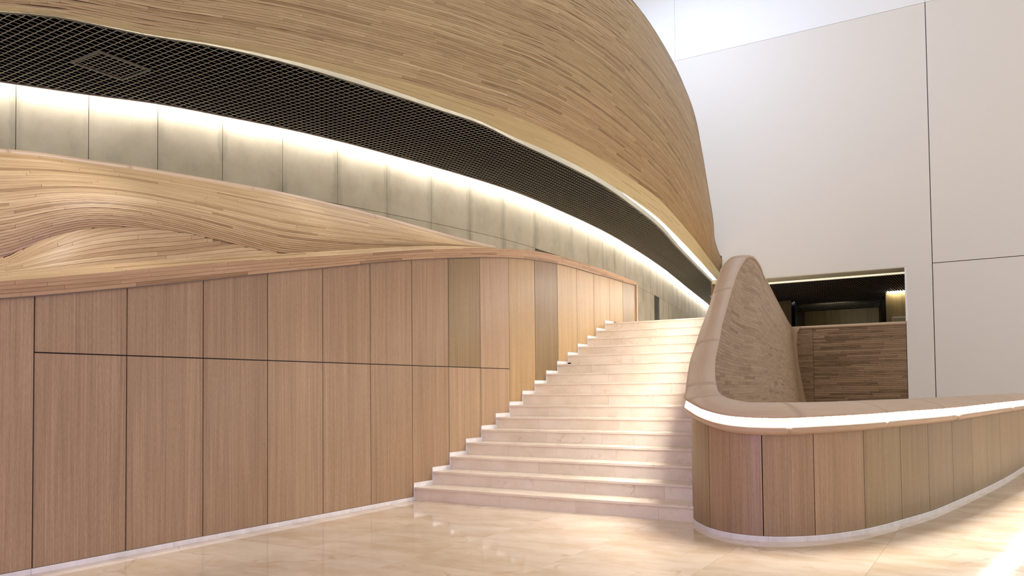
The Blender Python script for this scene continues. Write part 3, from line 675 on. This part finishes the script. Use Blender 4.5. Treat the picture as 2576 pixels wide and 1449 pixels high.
# inner planked face (towards the void)
def innerf(s, h):
    I = cN(s); O = cO(s); n = outn(s); k = min(1, max(0, (sp[7]+2-s)/8.)) ; zt = I[2]
    P = I+n*.012; off = -n*(.32*k)*(1-h/zt)
    return np.array([P[0]+off[0], P[1]+off[1], h])
ci_ = lambda s: (0., cN(s)[2]-.03)
s_in1 = sp[29]
rows = [[innerf(s, h*(cN(s)[2]-.03)) for h in np.linspace(0, 1, 5)] for s in SV[SV <= s_in1+.2]]
sweep('face_core', rows, M_SAIL, bal)
plank_field(bal, innerf, sp[1]+.02, s_in1, 190, np.arange(0, 3.46, .0435), ci_, M_SAIL, .75, .003, toner=rnd_tone(.15, .95, .05), keep=300, stuff='face_cladding')
rows = [[innerf(s, h*(cN(s)[2]-.03)) for h in np.linspace(0, 1, 4)] for s in SV[SV >= s_in1-.05]]
sweep('front_inner_face', rows, M_SAIL, bal)

# ================================================================== WHITE HALL WALL
YW = 29.17; wb = empty('wall_back'); tag(wb, kind='structure')
XJ, ZT, ZM, XO, ZO0, ZO1 = -1.83, 13.9, 5.27, -2.635, 3.36, 5.2
q = .012
def wp(poly, y0, m): prism('wall_panel', poly, 'y', y0, YW+.25, m, wb)
wp([(-22, 6.2), (-8.74, 6.2), (-8.74, ZO1), (XO, ZO1), (XO, 0), (XJ-q, 0), (XJ-q, ZT-.004), (-22, ZT-.004)], YW, M_WHITE)
wp([(XJ+q, 0), (9, 0), (9, ZM-q), (XJ+q, ZM-q)], YW, M_WHITE)
wp([(XJ+q, ZM+q), (9, ZM+q), (9, ZT-.004), (XJ+q, ZT-.004)], YW, M_WHITE)
for a, b in ((-22, -16), (-16, -10.4), (-10.4, XJ), (XJ, 9)):
    wp([(a+.004, ZT+.004), (b-.004, ZT+.004), (b-.004, 22), (a+.004, 22)], YW-.006, M_WHITE2)
box('wall_backing', (-22, 9, YW+.26, YW+.3, 6.1, 22), M_GREYTRIM, wb); box('wall_backing', (XO+.03, 9, YW+.26, YW+.3, 0, 6.1), M_GREYTRIM, wb)
area('upper_room_fill', (-6.4, 38.5, 5.05), (-6.4, 42, 3.2), 1.2, 22, (1, .92, .7))  # added fill light, brightens the dark recess wall
t1 = empty('trim_1'); tag(t1, kind='structure')
box('frame_bar', (XO-.012, XO+.045, YW-.05, YW+.02, 3.42, ZO1+.0), M_WHITE2, t1); box('frame_bar', (-8.6, XO+.045, YW-.02, YW+.02, ZO1, ZO1+.03), M_REVEAL, t1)
ch = box('ceiling_hall', (-22, 16, -14, YW+.2, 21, 21.3), M_WHITE2); tag(ch, kind='structure')
# plank parapet in the opening
pw = empty('plank_wall'); tag(pw, 'flat dark oak strip parapet wall under the opening in the white wall', 'parapet')
box('core', (-7.6, XO-.01, YW+.02, YW+.2, 0, 3.37), M_BACKING, pw)
plank_field(pw, lambda t, h: np.array([t, YW+.012, h]), -6.02+.44, XO-.015, 60, np.arange(0, 3.38, .062), lambda t: (0, 3.34), M_WALNUT, 1.3, .012, toner=rnd_tone(.1, .9, .18), keep=220, gap=.003)
plank_field(pw, lambda t, h: np.array([t, YW+.012, h]), -7.2, -5.585, 40, np.arange(0, 3.38, .062), lambda t: (0, 3.34), M_WALNUT, 1.5, .008, toner=rnd_tone(.1, .7, .1), keep=70, gap=.003)
rr = []
for x in (-7.4, XO-.012): rr.append([np.array([x, YW+y_, z]) for y_, z in ((-.01, 3.33), (-.02, 3.38), (.0, 3.42), (.18, 3.42), (.2, 3.38), (.2, 3.33))])
sweep('cap', rr, M_RAIL, pw, closed=True, tone=.9)
pts = [(-6.30, 3.42), (-5.98, 3.40), (-6.10, 3.2), (-6.13, 2.8), (-6.10, 2.2), (-5.95, 1.2), (-5.78, .3), (-5.78, 0), (-6.3, 0)]
prism('corner_post', pts, 'y', YW-.06, YW+.01, M_SAIL, pw, tone=.7)

# room behind the opening
rm = empty('wall_upper_room'); tag(rm, kind='structure')
ZR = 5.15
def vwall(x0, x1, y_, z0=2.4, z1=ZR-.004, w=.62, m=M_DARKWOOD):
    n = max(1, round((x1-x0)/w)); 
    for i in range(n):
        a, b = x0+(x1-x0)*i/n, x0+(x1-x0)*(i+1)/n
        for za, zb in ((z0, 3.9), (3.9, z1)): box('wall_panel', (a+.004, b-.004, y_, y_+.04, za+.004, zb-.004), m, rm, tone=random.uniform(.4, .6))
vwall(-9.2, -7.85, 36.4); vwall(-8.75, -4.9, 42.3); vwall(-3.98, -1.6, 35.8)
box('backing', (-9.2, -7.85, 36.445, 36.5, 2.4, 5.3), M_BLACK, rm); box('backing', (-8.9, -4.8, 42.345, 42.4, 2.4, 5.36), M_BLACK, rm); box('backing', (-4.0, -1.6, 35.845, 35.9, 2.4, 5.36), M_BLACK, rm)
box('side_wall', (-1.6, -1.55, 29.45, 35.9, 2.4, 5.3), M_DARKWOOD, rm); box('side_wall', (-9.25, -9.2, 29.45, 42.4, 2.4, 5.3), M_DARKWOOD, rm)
fr = box('floor_room', (-9.2, -1.6, 29.42, 42.4, 2.25, 2.4), M_STEP); tag(fr, kind='structure')
cr = box('ceiling_room', (-9.2, -1.6, 30.4, 42.4, 5.35, 5.4), M_BLACK); tag(cr, kind='structure')
lattice(np.array([(-9.1, 30.42), (-1.62, 30.42), (-1.62, 35.78), (-3.98, 35.78), (-4.9, 42.2), (-8.6, 42.2), (-7.86, 36.38), (-9.1, 36.38)]), .094, .5, ZR, .006, .011, cr)
box('soffit_board', (-9.2, XO, YW+.25, 30.3, ZO1, ZO1+.15), M_REVEAL, cr)
box('soffit_upstand', (-9.2, -1.6, 30.36, 30.4, ZR-.01, ZO1+.2), M_COVE, cr)
box('light_strip', (-9.1, XO-.05, 30.32, 30.35, ZO1+.06, ZO1+.08), L_ROOM, cr)
box('light_strip', (-3.9, -1.62, 35.66, 35.72, ZR-.03, ZR-.01), led('room_led_bright', 60, (1, .97, .86, 1)), cr)
for nm, (xa, ya), (xb, yb), lab in (('folding_door', (-7.86, 36.6), (-8.6, 42.1), 'glossy black folding door on the left side of the dark recess in the upper room'),
                                ('folding_door', (-4.02, 36.1), (-4.9, 42.1), 'glossy black folding door beside the lit wood wall of the upper room')):
    fd = empty(nm); tag(fd, lab, 'door', 'folding doors of the upper room')
    for i in range(6):
        f0, f1 = i/6, (i+1)/6; z_ = .12 if i % 2 else -.12
        A = np.array([xa+(xb-xa)*f0-z_, ya+(yb-ya)*f0+.02]); Bq = np.array([xa+(xb-xa)*f1+z_, ya+(yb-ya)*f1-.02])
        prism('door_leaf', [tuple(A), tuple(Bq), (Bq[0]+.05, Bq[1]), (A[0]+.05, A[1])], 'z', 2.405, ZR-.03, M_CURTAIN, fd)
nb = box('notice_board', (-3.75, -2.7, 35.70, 35.76, 3.3, 4.10), M_WHITE, bev=.005); tag(nb, 'small white wall board with two fields beside the opening edge in the upper room', 'board')
box('board_field', (-3.71, -3.25, 35.685, 35.702, 3.35, 4.05), M_REVEAL, nb); box('board_field', (-3.20, -2.75, 35.685, 35.702, 3.35, 4.05), M_REVEAL, nb)
